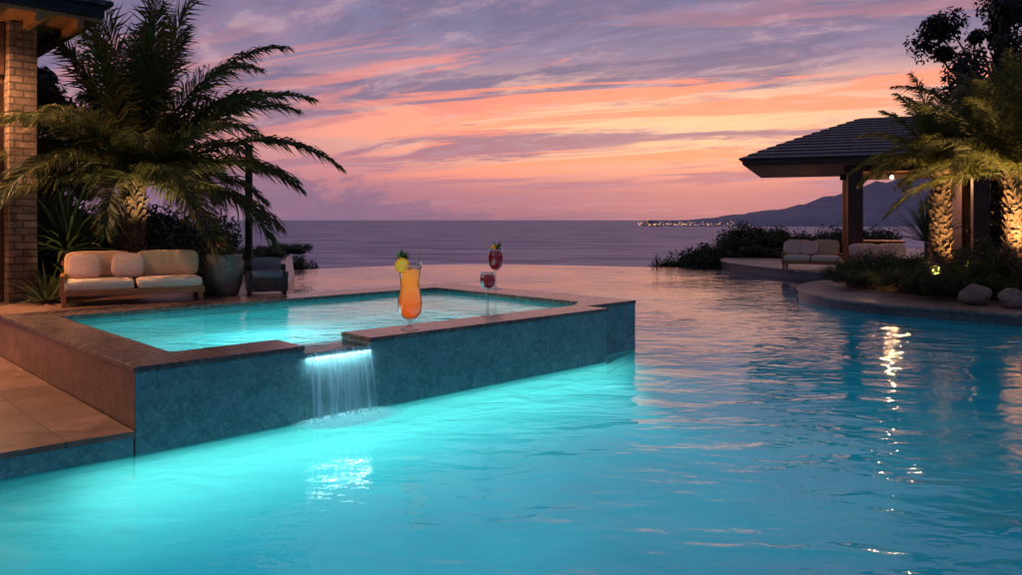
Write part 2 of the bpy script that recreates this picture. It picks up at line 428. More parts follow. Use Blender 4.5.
copr=[(2.37-.0,-g),(6.35+g,-g),(6.35+g,.4-g),(7.55+g,.4-g),(7.55+g,5.11),(-g,5.11),(-g,-g),(1.6,-g),(1.6,CW+g),(.5+g,CW+g),(.5+g,4.4-g),(6.75-g,4.4-g),(6.75-g,CW+.3+g),(6.3,CW+g),(2.37,CW+g)]
v,f=prism([S(*p) for p in copr],.70,.75);bev(mk('coping',v,f,M_cop,spa),.008)
v,f=prism([S(1.602,.003),S(2.368,.003),S(2.368,CW),S(1.602,CW)],-.018,.645);mk('spillway',v,f,M_blue,spa)
v,f=prism([S(.5,CW-.005),S(6.75,CW-.005),S(6.75,4.4),S(.5,4.4)],-.018,.02);mk('basin_floor',v,f,M_spaf,spa)
for (a,b) in (((.5,CW),(.5,4.4)),((.5,4.4),(6.75,4.4)),((6.75,4.4),(6.75,CW+.3)),((6.3,CW),(2.37,CW)),((1.6,CW),(.5,CW)),((2.37,CW),(1.6,CW))):
    pa,pb=Vector(S(*a)),Vector(S(*b));c=Vector(S(3.6,2.5));nn=Vector((-(pb-pa).y,(pb-pa).x)).normalized()
    if (c-pa).dot(nn)<0: nn=-nn
    q=[pa+nn*.004,pb+nn*.004,pb+nn*.02,pa+nn*.02]
    v,f=prism([tuple(x) for x in q],.02,.60);mk('lining',v,f,M_spaf,spa)
bq=[S(.53,3.85),S(6.7,3.85),S(6.7,4.37),S(.53,4.37)]
v,f=prism(bq,.02,.38);bev(mk('bench',v,f,M_spaf,spa),.03,3)
bq=[S(6.1,.95),S(6.72,.95),S(6.72,3.84),S(6.1,3.84)]
v,f=prism(bq,.02,.38);bev(mk('bench',v,f,M_spaf,spa),.03,3)
wz=.672
pts=[S(.5,CW),S(1.602,CW),S(1.602,.0),S(2.368,.0),S(2.368,CW),S(6.3,CW),S(6.75,CW+.3),S(6.75,4.4),S(.5,4.4)]
mk('spa_water',[(x,y,wz) for x,y in pts],[list(range(9))],M_spaw,spa)
m,t=nt('falling_water');k=N(t);co=k.coord((1,1,1),-ANG)
sx=k.n('ShaderNodeMapping');sx.inputs['Scale'].default_value=(24,1.,1.1);k.l(co,sx.inputs['Vector'])
a=k.noise(sx.outputs[0],1.,5,.6,.3)
df=k.n('ShaderNodeBsdfDiffuse');df.inputs[0].default_value=(.60,.86,.97,1)
tl=k.n('ShaderNodeBsdfTranslucent');tl.inputs[0].default_value=(.60,.88,.97,1)
gl=k.n('ShaderNodeBsdfGlossy');gl.inputs['Roughness'].default_value=.15;gl.inputs[0].default_value=(.8,.9,1,1)
bp=k.bump(a,.6,.02);k.l(bp,gl.inputs['Normal'])
m1=k.n('ShaderNodeMixShader');m1.inputs[0].default_value=.5;k.l(df.outputs[0],m1.inputs[1]);k.l(tl.outputs[0],m1.inputs[2])
m2=k.n('ShaderNodeMixShader');m2.inputs[0].default_value=.2;k.l(m1.outputs[0],m2.inputs[1]);k.l(gl.outputs[0],m2.inputs[2])
tr=k.n('ShaderNodeBsdfTransparent');m3=k.n('ShaderNodeMixShader')
k.l(k.ss(a,.38,.68,.15,.85),m3.inputs[0]);k.l(tr.outputs[0],m3.inputs[1]);k.l(m2.outputs[0],m3.inputs[2])
k.out(m3.outputs[0]);M_fall=m
V=[];Fc=[];nu,nw=40,24
for j in range(nw+1):
    t=j/nw;zz=.668*(1-t*t) if j else .676
    out=.02+.13*t
    for i in range(nu+1):
        s=i/nu;uu=1.61+.75*s
        V.append((*S(uu,-out-.01*math.sin(s*37+t*2)*t),zz-.004*math.sin(s*50)))
for j in range(nw):
    for i in range(nu):
        a=j*(nu+1)+i;Fc.append([a,a+1,a+nu+2,a+nu+1])
mk('waterfall',V,Fc,M_fall,spa,smooth=True)
m,t=nt('foam');k=N(t);co=k.coord()
a=k.noise(co,14,6,.7,.5);tc=k.n('ShaderNodeTexCoord')
gr=k.n('ShaderNodeTexGradient',gradient_type='SPHERICAL');mp=k.n('ShaderNodeMapping');mp.vector_type='POINT'
mp.inputs['Location'].default_value=(-1,-1,0);mp.inputs['Scale'].default_value=(2,2,0);k.l(tc.outputs['UV'],mp.inputs[0]);k.l(mp.outputs[0],gr.inputs[0])
al=k.math('MULTIPLY',k.ss(a,.30,.5),k.ss(gr.outputs['Fac'],0.,.45),clamp=True)
df=k.n('ShaderNodeBsdfDiffuse');df.inputs[0].default_value=(.85,.94,.96,1)
tl=k.n('ShaderNodeBsdfTranslucent');tl.inputs[0].default_value=(.8,.95,.97,1);mm=k.n('ShaderNodeMixShader');k.l(df.outputs[0],mm.inputs[1]);k.l(tl.outputs[0],mm.inputs[2])
tr=k.n('ShaderNodeBsdfTransparent');m3=k.n('ShaderNodeMixShader');k.l(al,m3.inputs[0]);k.l(tr.outputs[0],m3.inputs[1]);k.l(mm.outputs[0],m3.inputs[2]);k.out(m3.outputs[0])
o=mk('foam',[(*S(1.3,-.62),.012),(*S(2.65,-.62),.012),(*S(2.65,.16),.012),(*S(1.3,.16),.012)],[[0,1,2,3]],m,spa)
uv=o.data.uv_layers.new(name='UV')
for i,c in enumerate([(0,0),(1,0),(1,1),(0,1)]): uv.data[i].uv=c

# pool and spa: wide light sheets added under the surface in place of fixtures
TEAL=(.6,1,.92)
light('AREA','pool_fill_light',(*S(3.3,-.40),-.04),TEAL,50,rot=(0,0,ANG),size=7.6,sy=.6)
light('AREA','pool_fill_light',(*S(-2.5,-.4),-.04),TEAL,7,rot=(0,0,ANG-.04),size=4,sy=.5)
light('AREA','pool_fill_light',(*S(3.2,-2.4),-.07),(.35,.95,1),34,rot=(0,0,ANG),size=11,sy=3.2)
light('AREA','pool_fill_light',(.5,11,-.08),(.25,.9,1),290,rot=(0,0,0),size=20,sy=24)
light('AREA','spillway_lamp',(*S(1.985,-.035),.63),(.6,.93,1),3.4,rot=(0,0,ANG),size=.72,sy=.03)
light('AREA','spa_fill_light',(*S(3.6,2.5),.655),(.55,1,.97),56,rot=(0,0,ANG),size=6,sy=3.4)
light('AREA','spa_fill_light',(*S(2.4,2.2),.645),(.85,1,1),34,rot=(0,0,ANG),size=1.2,sy=.8)

# ---------------- right terraces
def offs(poly,d):
    P=[Vector(p) for p in poly];n=len(P);a=sum(P[i].x*P[(i+1)%n].y-P[(i+1)%n].x*P[i].y for i in range(n));s=1 if a>0 else -1
    o=[]
    for i in range(n):
        t=(P[(i+1)%n]-P[i-1]).normalized();nn=Vector((t.y,-t.x))*s;o.append(tuple(P[i]+nn*d))
    return o
near=smoothpoly([gp(1062,331),gp(1022,326),gp(950,320),gp(880,314),gp(830,307),gp(804,300),gp(799,294),gp(815,289),gp(850,286.2),(13,24.1)],5,closed=False)+[(34,24.4),(34,9.5),(12.5,9.8)]
v,f=prism(near,-1.6,-.02);mk('planter_terrace_basin_wall',v,f,M_floor,kind='structure')
v,f=prism(near,-.02,.16);mk('planter_terrace',v,f,M_kerb,kind='structure')
v,f=prism(offs(near,.05),.16,.225);bev(mk('planter_terrace_paving',v,f,M_terr,kind='structure'),.015)
bed=smoothpoly([(10.2,18.0),(9.3,19.2),(9.0,20.8),(9.8,22.2),(12,22.8),(18,23),(30,23),(30,14),(15,14.6),(12.6,15.3),(11.2,16.6)],4)
v,f=prism(bed,.2,.40);mk('planting_bed',v,f,M_soil,kind='structure')
far=smoothpoly([(9.3,34.2),(9.0,33.4),(8.85,32.3),(8.85,30.8),(9.2,28.6),(9.7,26.6),(10.7,25.25),(13,25.2)],5,closed=False)+[(36,25.6),(36,46),(12.9,46)]
v,f=prism(far,-3,.22);mk('lounge_terrace',v,f,M_kerb,kind='structure')
v,f=prism(offs(far,.05),.22,.30);bev(mk('lounge_terrace_paving',v,f,M_terr,kind='structure'),.02)

# ---------------- vegetation builders
def frond(V,Fc,base,azm,elv,L,droop,nl,ll,wd):
    p=Vector(base);d=Vector((math.cos(azm)*math.cos(elv),math.sin(azm)*math.cos(elv),math.sin(elv)))
    ns=26;ds=L/ns;P=[p.copy()];D=[d.copy()]
    tw=U(-.25,.25)
    for i in range(ns):
        p=p+d*ds;d=(d+Vector((tw*.02,tw*.02,-droop*ds*(.4+1.5*i/ns)))).normalized();P.append(p.copy());D.append(d.copy())
    g=tube(P,[.024*(1-.85*i/ns) for i in range(ns+1)],3,False)
    n=len(V);V.extend(g[0]);Fc.extend([[q+n for q in f] for f in g[1]])
    for j in range(nl):
        t=.06+.94*(j+U(-.4,.4))/nl;t=max(.05,min(.995,t));x=t*ns;i=min(int(x),ns-1);fr=x-i
        q=P[i].lerp(P[i+1],fr);dd=D[i].lerp(D[i+1],fr).normalized()
        sd=dd.cross(Vector((0,0,1)))
        if sd.length<.05: sd=Vector((1,0,0))
        sd.normalize();up=sd.cross(dd)
        for s in(-1,1):
            l=ll*(math.sin(math.pi*min(1,.16+t*.80))**.6)*U(.7,1.2)
            ld=(dd*(.75+.5*t)+sd*s*(.8-.3*t)+up*U(-.15,.4)).normalized()
            m1=q+ld*l*.5;ld2=(ld+Vector((U(-.15,.15),U(-.15,.15),-.4-U(0,.55)))).normalized();e=m1+ld2*l*.5
            wv=dd*wd*.5+up*U(-.35,.35)*wd
            n=len(V);V.extend([q-wv*.6,q+wv*.6,m1+wv,m1-wv,e]);Fc.append([n,n+1,n+2,n+3]);Fc.append([n+3,n+2,n+4])
def palm(label,x,y,z0,zc,r,nf,L,nl,ll,wd,mat,lean=(0,0),emin=-.35,bark=None,seed=1,droop=.3):
    random.seed(seed)
    T=thing('palm_tree',label,'palm tree',(x,y,z0),group='palm trees')
    h=zc-z0;ns=14;pts=[];rad=[]
    for i in range(ns+1):
        t=i/ns;pts.append((lean[0]*t*t,lean[1]*t*t,h*t));rad.append(r*(1.18-.28*t+.12*(t>.9)))
    g=tube(pts,rad,14)
    V=list(g[0]);Fc=list(g[1]);nr=int(h/.085)
    for j in range(nr):
        t=(j+.5)/nr;zz=h*t;cx=lean[0]*t*t;cy=lean[1]*t*t;rr=r*(1.18-.28*t)
        for kk in range(9):
            if R()<.12: continue
            a=2*math.pi*(kk+.5*(j%2))/9+U(-.2,.2);w=U(.26,.42)
            e=Vector((math.cos(a),math.sin(a),0));tg=Vector((-math.sin(a),math.cos(a),0));c=Vector((cx,cy,zz+U(-.03,.03)))
            hh=.085*U(1.0,1.9);n=len(V)
            o1=rr*(1.15+U(0,.38));sk=tg*U(-.03,.03)
            V.extend([c+e*rr*.95-tg*rr*w+Vector((0,0,-hh*.5)),c+e*rr*.95+tg*rr*w+Vector((0,0,-hh*.5)),c+e*o1+tg*rr*w*.55+Vector((0,0,hh*.6))+sk,c+e*o1-tg*rr*w*.55+Vector((0,0,hh*.6))+sk,c+e*rr*.9+Vector((0,0,hh*.9))])
            Fc.extend([[n,n+1,n+2,n+3],[n+3,n+2,n+4]])
    mk('trunk',V,Fc,M_palmbark,T)
    V=[];Fc=[];top=Vector((lean[0],lean[1],h))
    for i in range(nf):
        az=i*2.39996+U(-.25,.25);q=(i+.5)/nf
        elv=1.45-(1.45-emin)*q**.9+U(-.12,.12)
        frond(V,Fc,top+Vector((math.cos(az)*r*.6,math.sin(az)*r*.6,U(-.15,.1))),az,elv,L*U(.8,1.1)*(1-.15*q),droop/(L/3.),nl,ll,wd)
    mk('crown',V,Fc,mat,T)
    return T
palm('tall date palm with arching fronds beside the cream sofa',-6.75,13.8,.746,2.75,.2,54,3.7,130,.74,.034,M_palm,(.1,0),-.05,seed=3,droop=.42)
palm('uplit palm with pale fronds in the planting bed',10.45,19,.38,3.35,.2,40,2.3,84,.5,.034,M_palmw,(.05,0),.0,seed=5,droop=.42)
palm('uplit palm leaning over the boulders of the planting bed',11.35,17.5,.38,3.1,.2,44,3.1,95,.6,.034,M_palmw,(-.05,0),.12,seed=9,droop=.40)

def leaves(n,clumps,leaf,seed,rad):
    random.seed(seed);V=[];Fc=[]
    for i in range(n):
        c,cr=random.choice(clumps)
        dvec=Vector((random.gauss(0,1),random.gauss(0,1),random.gauss(0,1))).normalized()*cr*(R()**.45)
        p=Vector(c)+dvec;p.z=max(p.z,.01)
        nn=(dvec.normalized()+Vector((U(-1,1),U(-1,1),U(-.3,1.2)))).normalized()
        a=nn.cross(Vector((U(-1,1),U(-1,1),U(-1,1)))).normalized();b=nn.cross(a)
        s=leaf*U(.6,1.3);k_=len(V)
        V.extend([p-a*s,p-b*s*.45,p+a*s,p+b*s*.45]);Fc.append([k_,k_+1,k_+2,k_+3])
    return V,Fc
def shrubmesh(name,seed,n,leaf,mat,nc=16):
    random.seed(seed);cl=[]
    for i in range(nc):
        a=U(0,6.28);r=math.sqrt(R())*.75;cl.append(((r*math.cos(a),r*math.sin(a),U(.25,.75)*(1.15-r*.6)),U(.2,.38)))
    g=leaves(n,cl,leaf,seed+1,1)
    st=[]
    for c,_ in cl[:9]:
        st.append(tube([(0,0,0),(c[0]*.4,c[1]*.4,c[2]*.5),(c[0],c[1],c[2])],[.03,.02,.008],4,False))
    n0=len(g[1]);v,f=join(g,*st)
    me=bpy.data.meshes.new(name);me.from_pydata([tuple(x) for x in v],[],f);me.materials.append(mat);me.materials.append(M_bark)
    me.polygons.foreach_set('material_index',[0]*n0+[1]*(len(f)-n0));me.update();return me
SH=[shrubmesh('shrub_mesh',11+i,4600,.048,M_shrub,22) for i in range(3)]
SHF=[shrubmesh('fine_shrub_mesh',31+i,6000,.032,M_shrubw,22) for i in range(3)]
def shrub(x,y,z,sx,sz,meshes,label,group,name='shrub'):
    o=bpy.data.objects.new(name,random.choice(meshes));o.location=(x,y,z);o.scale=(sx,sx*U(.85,1.15),sz);o.rotation_euler=(0,0,U(0,6.28));link(o)
    o['label']=label;o['category']='shrub';o['group']=group;return o
random.seed(21)
def at(px,Y): return (px-511)/F*Y
for px,py,Yd,r in [(664,262,35.0,.8),(676,258,35.4,1.0),(688,254,35.8,1.2),(702,249,36.2,1.5),(720,245,36.6,1.6),(740,236,37,1.7),(758,227,37.5,1.9),(778,231,37.3,1.8),(800,235,37.5,1.7),(822,231,38,1.8),(845,227,38.5,2.),(745,250,35.6,1.3),(775,248,35.8,1.4),(805,250,36.,1.4),(695,258,35.2,1.1),(722,254,35.2,1.2),(870,230,38,1.8)]:
    top=2-(py-220)/F*Yd;on=px>742
    zb=.3 if on else top-1.5
    h=top-zb+.2
    shrub(at(px,Yd),Yd,zb,r,h*1.12,SH,'dark green shrub beyond the pool edge','shrubs beyond the pool edge')
for px,py,Yd,r in [(290,254,33.5,1.0),(274,255,33,1.0),(262,258,30.5,.9),(304,260,33.6,.9),(250,254,32,1.0)]:
    top=2-(py-220)/F*Yd;shrub(at(px,Yd),Yd,top-1.6,r,1.9,SH,'dark shrub beyond the pool edge','shrubs beyond the pool edge')
for px,py,Yd,r in [(284,254,28.5,.8),(270,258,27,.7),(262,252,25,.8),(294,260,29.6,.7)]:
    top=2-(py-220)/F*Yd;shrub(at(px,Yd),Yd,.74,r,max(.4,top-.74)*1.15,SH,'low dark shrub at the deck edge','garden shrubs on the deck')
for px,py,Yd,r in [(225,238,22,.95),(205,215,20,1.1),(180,205,19,1.3),(150,195,18.5,1.3),(110,200,18,1.3),(75,190,17,1.3),(55,160,17.5,1.5),(45,215,15.5,.9),(240,252,24,.8),(170,236,16,.8),(195,246,15.5,.7),(230,255,17,.6),(95,235,15.3,.8),(140,242,15.,.7),(70,240,15,.8)]:
    top=2-(py-220)/F*Yd;shrub(at(px,Yd),Yd,.74,r,(top-.74)*1.05,SH if R()<.6 else SHF,'dense dark garden shrub behind the date palm','garden shrubs on the deck')
for px,py,Yd,r in [(848,262,20.6,.75),(868,254,21,.9),(890,250,21,.95),(915,252,20.2,.9),(905,268,18.6,.7),(872,272,19.6,.6),(925,264,18,.65),(960,252,20,.85),(985,243,20.5,1.1),(975,262,17.6,.7),(1000,258,17.6,.7),(1032,252,18.3,.9),(1000,276,16.8,.5),(850,275,19.9,.5),(925,276,17.4,.5),(1025,240,21,1.2),(942,266,17.4,.65),(960,272,17,.55)]:
    top=2-(py-220)/F*Yd;zb=.38;shrub(at(px,Yd),Yd,zb,r*1.08,max(.4,(top-zb)*1.18),SHF,'rounded low shrub in the planting bed','shrubs in the planting bed')
def spiky(label,x,y,z,n,L,w,emin,emax,seed,name='yucca_plant',stem=.0,scale=1.):
    random.seed(seed);T=thing(name,label,'plant',(x,y,z));V=[];Fc=[]
    if stem>0:
        g=tube([(0,0,0),(.02,0,stem*.5),(0,0,stem)],[.09,.08,.07],10);mk('stem',g[0],g[1],M_bark,T)
    for i in range(n):
        az=i*2.4+U(-.2,.2);e=U(emin,emax);l=L*U(.75,1.1);d=Vector((math.cos(az)*math.cos(e),math.sin(az)*math.cos(e),math.sin(e)))
        sd=d.cross(Vector((0,0,1))).normalized();p=Vector((0,0,stem))+d*.03;k0=len(V);m=6
        for j in range(m+1):
            t=j/m;ww=w*(1-t)**.7*(.6+1.2*t if t<.4 else 1.08)*.5
            upv=sd.cross(d);V.extend([p-sd*ww+upv*ww*.4,p,p+sd*ww+upv*ww*.4])
            p=p+d*l/m;d=(d+Vector((0,0,-.05*(j)))).normalized()
        for j in range(m):
            b=k0+j*3;Fc.extend([[b,b+1,b+4,b+3],[b+1,b+2,b+5,b+4]])
    mk('leaf',V,Fc,M_agave,T);return T
spiky('tall yucca with long radiating sword leaves beside the stone pillar',-7.35,12.9,.746,80,1.25,.085,-.1,1.5,4,stem=.75)
spiky('low agave with narrow blades at the foot of the pillar',-7.0,11.75,.746,56,.65,.06,.1,1.4,6,'agave_plant')
spiky('low agave behind the sofa',-6.9,12.5,.746,50,.8,.06,.2,1.4,8,'agave_plant')
spiky('tufted grass plant next to the pot',-4.95,12.7,.746,60,.42,.03,.2,1.4,9,'grass_plant')
spiky('spiky plant behind the planter pot',-5.3,14.2,.746,60,1.1,.05,.2,1.45,10,'yucca_plant',stem=.2)
spiky('pale yucca standing under the pavilion eave',13.0,24.4,.3,60,1.6,.09,.2,1.5,12,'yucca_plant',stem=1.0)

def tree(label,x,y,z,h,cr,n,leaf,seed,low=.35):
    random.seed(seed);T=thing('broadleaf_tree',label,'tree',(x,y,z),group='dark broadleaf trees')
    gs=[tube([(0,0,0),(.1,.05,h*.3),(-.05,.1,h*.6),(.1,0,h*.85)],[.28,.22,.14,.05],10)];cl=[]
    for i in range(34):
        a=U(0,6.28);zz=U(h*low,h*1.0);rr=cr*math.sqrt(R())*(1.05-.5*abs((zz/h-.65)/.5))
        c=(rr*math.cos(a),rr*math.sin(a),zz);cl.append((c,U(.25,.95)))
        zb=zz*U(.5,.75);gs.append(tube([(0,0,zb),(c[0]*.5,c[1]*.5,(zb+zz)/2+.1),c],[.09,.05,.02],5,False))
    g=join(*gs);mk('trunk',g[0],g[1],M_bark,T,smooth=True)
    v,f=leaves(n,cl,leaf,seed+3,1);mk('crown',v,f,M_treeleaf,T)
tree('tall dark broadleaf tree behind the pavilion',19.4,31,.3,11.6,3.2,12000,.125,41)
tree('dark broadleaf tree behind the uplit palms',17.2,27,.3,7.2,2.2,10000,.11,45,.1)
tree('dark broadleaf tree beside the pavilion',20.0,27,.3,8.6,3.0,12000,.12,48,.05)
tree('dark tree behind the villa garden',-12.3,20,.746,5.0,2.4,9000,.10,52,.1)

def boulder(px,py,w,seed,label):
    x,y=gp(px,py,.225);random.seed(seed);bm=bmesh.new();bmesh.ops.create_icosphere(bm,subdivisions=4,radius=1)
    from mathutils import noise
    for v_ in bm.verts:
        nn=noise.noise(v_.co*1.1+Vector((seed,0,0)))*.28+noise.noise(v_.co*4+Vector((0,seed,0)))*.05
        v_.co*=1+nn
    me=bpy.data.meshes.new('boulder');bm.to_mesh(me);bm.free();me.polygons.foreach_set('use_smooth',[True]*len(me.polygons));me.materials.append(M_boul)
    o=bpy.data.objects.new('boulder',me);o.location=(x,y,.225+w*.36);o.scale=(w*.5,w*.45,w*.42);o.rotation_euler=(0,0,seed);link(o)
    o['label']=label;o['category']='boulder';o['group']='boulders at the planting bed'
boulder(975,305,.56,3,'rounded grey-brown boulder at the edge of the planting bed')
boulder(1012,308,.5,8,'smaller flat boulder at the edge of the planting bed')

# ---------------- drinks
def glassmat():
    m,t=nt('clear_glass');k=N(t);lw=k.n('ShaderNodeLayerWeight');lw.inputs[0].default_value=.35
    gl=k.n('ShaderNodeBsdfGlossy');gl.inputs['Roughness'].default_value=.02
    tr=k.n('ShaderNodeBsdfTransparent');tr.inputs[0].default_value=(.90,.92,.92,1)
    ms=k.n('ShaderNodeMixShader');k.l(k.ss(lw.outputs['Facing'],.0,1.,.07,.8),ms.inputs[0]);k.l(tr.outputs[0],ms.inputs[1]);k.l(gl.outputs[0],ms.inputs[2]);k.out(ms.outputs[0]);return m
M_glass=glassmat()
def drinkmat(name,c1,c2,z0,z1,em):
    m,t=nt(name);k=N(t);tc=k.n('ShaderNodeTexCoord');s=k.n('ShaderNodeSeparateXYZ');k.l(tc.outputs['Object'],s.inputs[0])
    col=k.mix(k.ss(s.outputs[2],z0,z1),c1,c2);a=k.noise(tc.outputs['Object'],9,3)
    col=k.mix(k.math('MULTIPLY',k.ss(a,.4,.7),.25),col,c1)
    p=k.pr(Base_Color=col,Roughness=.12,Emission_Color=col,Emission_Strength=em,Coat_Weight=.3)  # emission stands in for light passing through the drink
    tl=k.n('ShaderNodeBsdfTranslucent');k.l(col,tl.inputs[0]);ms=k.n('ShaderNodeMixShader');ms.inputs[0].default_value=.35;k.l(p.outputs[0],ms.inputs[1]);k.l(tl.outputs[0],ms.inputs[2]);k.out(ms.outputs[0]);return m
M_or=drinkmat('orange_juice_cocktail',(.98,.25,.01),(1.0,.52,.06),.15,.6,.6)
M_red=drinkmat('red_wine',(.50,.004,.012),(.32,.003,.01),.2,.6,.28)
M_fruit=plain('orange_slice',(.95,.55,.05),.4,.3,30,.1,em=.35)  # glow added to pulp and rind to offset the teal light
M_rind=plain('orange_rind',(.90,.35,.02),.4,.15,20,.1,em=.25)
M_mint=plain('mint_leaf',(.14,.34,.04),.5,.3,12,.1)
M_ice=plain('ice_froth',(.95,.75,.4),.3,.1,20,.3)
gx,gy=S(3.06,.22)
T=thing('cocktail_glass','orange tropical cocktail in a tall curved glass on the coping','cocktail',(gx,gy,.752))
outer=[(0.0,.0),(.10,.0),(.105,.008),(.06,.022),(.022,.045),(.018,.075),(.03,.10),(.08,.13),(.125,.18),(.142,.25),(.138,.33),(.120,.42),(.108,.50),(.115,.60),(.130,.70),(.137,.76)]
inner=[(.132,.76),(.125,.70),(.110,.60),(.103,.50),(.115,.42),(.133,.33),(.137,.25),(.120,.18),(.075,.135),(.02,.115),(0,.113)]
g=lathe(outer+inner,40);mk('glass',g[0],g[1],M_glass,T,smooth=True)
lq=[(0,.118),(.018,.119),(.071,.139),(.116,.183),(.132,.25),(.128,.33),(.110,.42),(.098,.50),(.105,.60),(.113,.675),(0,.68)]
g=lathe(lq,40);mk('drink',g[0],g[1],M_or,T,smooth=True)
gs=[cushion(U(-.05,.05),U(-.05,.05),.685+U(0,.02),.06,.06,.05,U(0,3),U(0,1),.4,.4) for i in range(5)]
g=join(*gs);mk('ice',g[0],g[1],M_ice,T,smooth=True)
g=tube([(.02,0,.3),(.09,-.03,.72),(.125,-.04,.88)],[.007,.007,.007],8);mk('straw',g[0],g[1],plain('straw_yellow',(.8,.6,.15),.4),T)
def disc(c,r,th,rz,seg=24):
    V=[];M=Matrix.Translation(c)@Matrix.Rotation(rz,4,'Z')@Matrix.Rotation(.25,4,'X')
    for s in(-1,1):
        for k_ in range(seg):
            a=2*math.pi*k_/seg;V.append(M@Vector((r*math.cos(a),s*th/2,r*math.sin(a))))
    Fq=[list(range(seg)),list(range(seg,2*seg))[::-1]]+[[k_,(k_+1)%seg,seg+(k_+1)%seg,seg+k_] for k_ in range(seg)]
    return V,Fq
g=disc((-.075,-.13,.735),.085,.02,.5);mk('fruit_slice',g[0],g[1],M_rind,T)
g=disc((-.075,-.131,.735),.072,.026,.5);mk('fruit_pulp',g[0],g[1],M_fruit,T)
def sprig(c,n,l,seed):
    random.seed(seed);V=[];Fq=[]
    for i in range(n):
        a=U(0,6.28);e=U(.2,1.4);d=Vector((math.cos(a)*math.cos(e),math.sin(a)*math.cos(e),math.sin(e)));s=d.cross(Vector((0,0,1))).normalized()
        L_=l*U(.6,1.2);p=Vector(c)+d*.01;k0=len(V);V.extend([p,p+d*L_*.45+s*L_*.25,p+d*L_,p+d*L_*.45-s*L_*.25,p+d*L_*.5+Vector((0,0,L_*.06))])
        Fq.extend([[k0,k0+1,k0+4],[k0+1,k0+2,k0+4],[k0+2,k0+3,k0+4],[k0+3,k0,k0+4]])
    return V,Fq
g=sprig((-.09,-.04,.76),18,.14,5);mk('mint_sprig',g[0],g[1],M_mint,T)
def wine(label,u_,v_,h,rb,bowl,liq,rim,garn,sd_):
    x,y=S(u_,v_);T=thing('wine_glass',label,'wine glass',(x,y,.752))
    zb=h-bowl
    op=[(0,0),(rb*.95,0),(rb,.006),(rb*.35,.02),(.018,.04),(.014,zb*.5),(.016,zb-.01),(.03,zb+.01)]
    bp=[(.55,.08),(.88,.22),(1,.42),(1.0,.65),(.93,1.)]
    op+=[(rim*a,zb+bowl*b) for a,b in bp]
    ip=[(rim*a-.005,zb+bowl*b) for a,b in bp[::-1]]+[(.02,zb+.022),(0,zb+.02)]
    g=lathe(op+ip,32);mk('glass',g[0],g[1],M_glass,T,smooth=True)
    lp_=[(0,zb+.024),(.02,zb+.026)]+[(rim*a-.009,zb+bowl*b) for a,b in bp if b<liq]+[(rim*.97-.01,zb+bowl*liq),(0,zb+bowl*liq+.002)]
    g=lathe(lp_,32);mk('drink',g[0],g[1],M_red,T,smooth=True)
    if garn:
        g=sprig((0.02,0,h-.04),16,.16,sd_);mk('mint_sprig',g[0],g[1],M_mint,T)
        g=disc((-.03,-.03,h+.01),.045,.02,.2);mk('fruit_slice',g[0],g[1],M_rind,T)
    return T
wine('red wine in a stemmed glass standing on the front coping',4.52,.50,.57,.09,.23,.85,.10,False,2)
wine('tall stemmed glass of red cocktail with a green garnish',7.38,3.42,.74,.12,.42,.85,.13,True,4)

# ---------------- furniture
def sofa(label,x,y,z,rz,w,mats,pill=2,name='outdoor_sofa',sc=1.):
    T=thing(name,label,'sofa',(x,y,z),rz);T.scale=(sc,sc,sc);D=.78;sw=w/2
    for lx in(-w/2+.05,w/2-.05):
        for ly in(-D/2+.05,D/2-.05):
            g=boxg(lx,ly,.08,.06,.06,.16);bev(mk('leg',g[0],g[1],M_wood,T),.006)
    gs=[boxg(0,-D/2+.03,.19,w,.06,.08),boxg(0,D/2-.03,.19,w,.06,.08),boxg(-w/2+.03,0,.191,.06,D-.12,.078),boxg(w/2-.03,0,.191,.06,D-.12,.078),boxg(0,0,.175,w-.12,D-.12,.03)]
    g=join(*gs);bev(mk('frame',g[0],g[1],M_wood,T),.005)
    gs=[boxg(0,D/2-.02,.6,w,.045,.06)]+[boxg(-w/2+.05+i*(w-.1)/9,D/2-.02,.4,.03,.03,.34) for i in range(10)]
    g=join(*gs);mk('backrest_frame',g[0],g[1],M_wood,T)
    gs=[]
    for sx in(-1,):
        gs+=[boxg(sx*(w/2-.03),-.02,.43,.05,D-.04,.04),boxg(sx*(w/2-.03),-D/2+.06,.32,.05,.05,.19),boxg(sx*(w/2-.03),D/2-.1,.32,.05,.05,.19)]
    g=join(*gs);mk('armrest',g[0],g[1],M_wood,T)
    for i in range(2):
        g=cushion(-w/4+.02+i*(w/2-.02),-.04,.30,w/2-.05,D-.1,.17,0,0,.35,.15);mk('seat_cushion',g[0],g[1],mats[0],T,smooth=True)
        g=cushion(-w/4+.02+i*(w/2-.02),D/2-.16,.57,w/2-.05,.17,.42,0,-.16,.4,.25);mk('back_cushion',g[0],g[1],mats[1],T,smooth=True)
    for i in range(pill):
        g=cushion(-w*.34+i*w*.30,D/2-.32,.56,.46,.15,.38,U(-.15,.15),-.35,.55,.45,U(-.1,.1));mk('pillow',g[0],g[1],mats[2],T,smooth=True)
    return T
random.seed(5)
sofa('cream two-seat outdoor sofa with wooden frame and blush pillows',-5.78,11.95,.746,.5,1.95,(M_cream,M_tan,M_pink))
sofa('cream lounge sofa with pillows on the curved terrace',10.35,26.9,.30,-.45,1.4,(M_cream,M_tan,M_pink),sc=1.3)
sofa('cream outdoor sofa under the pavilion',12.5,26.3,.30,.1,1.8,(M_cream,M_cream,M_pink),sc=1.15)
T=thing('armchair','dark wicker low armchair with a grey seat cushion','armchair',(-4.15,13.25,.746),.35)
g=join(boxg(0,0,.17,.66,.62,.22),boxg(0,.28,.38,.66,.08,.22),boxg(-.3,-.02,.33,.07,.56,.12),boxg(.3,-.02,.33,.07,.56,.12));bev(mk('body',g[0],g[1],M_wick,T),.02,3)
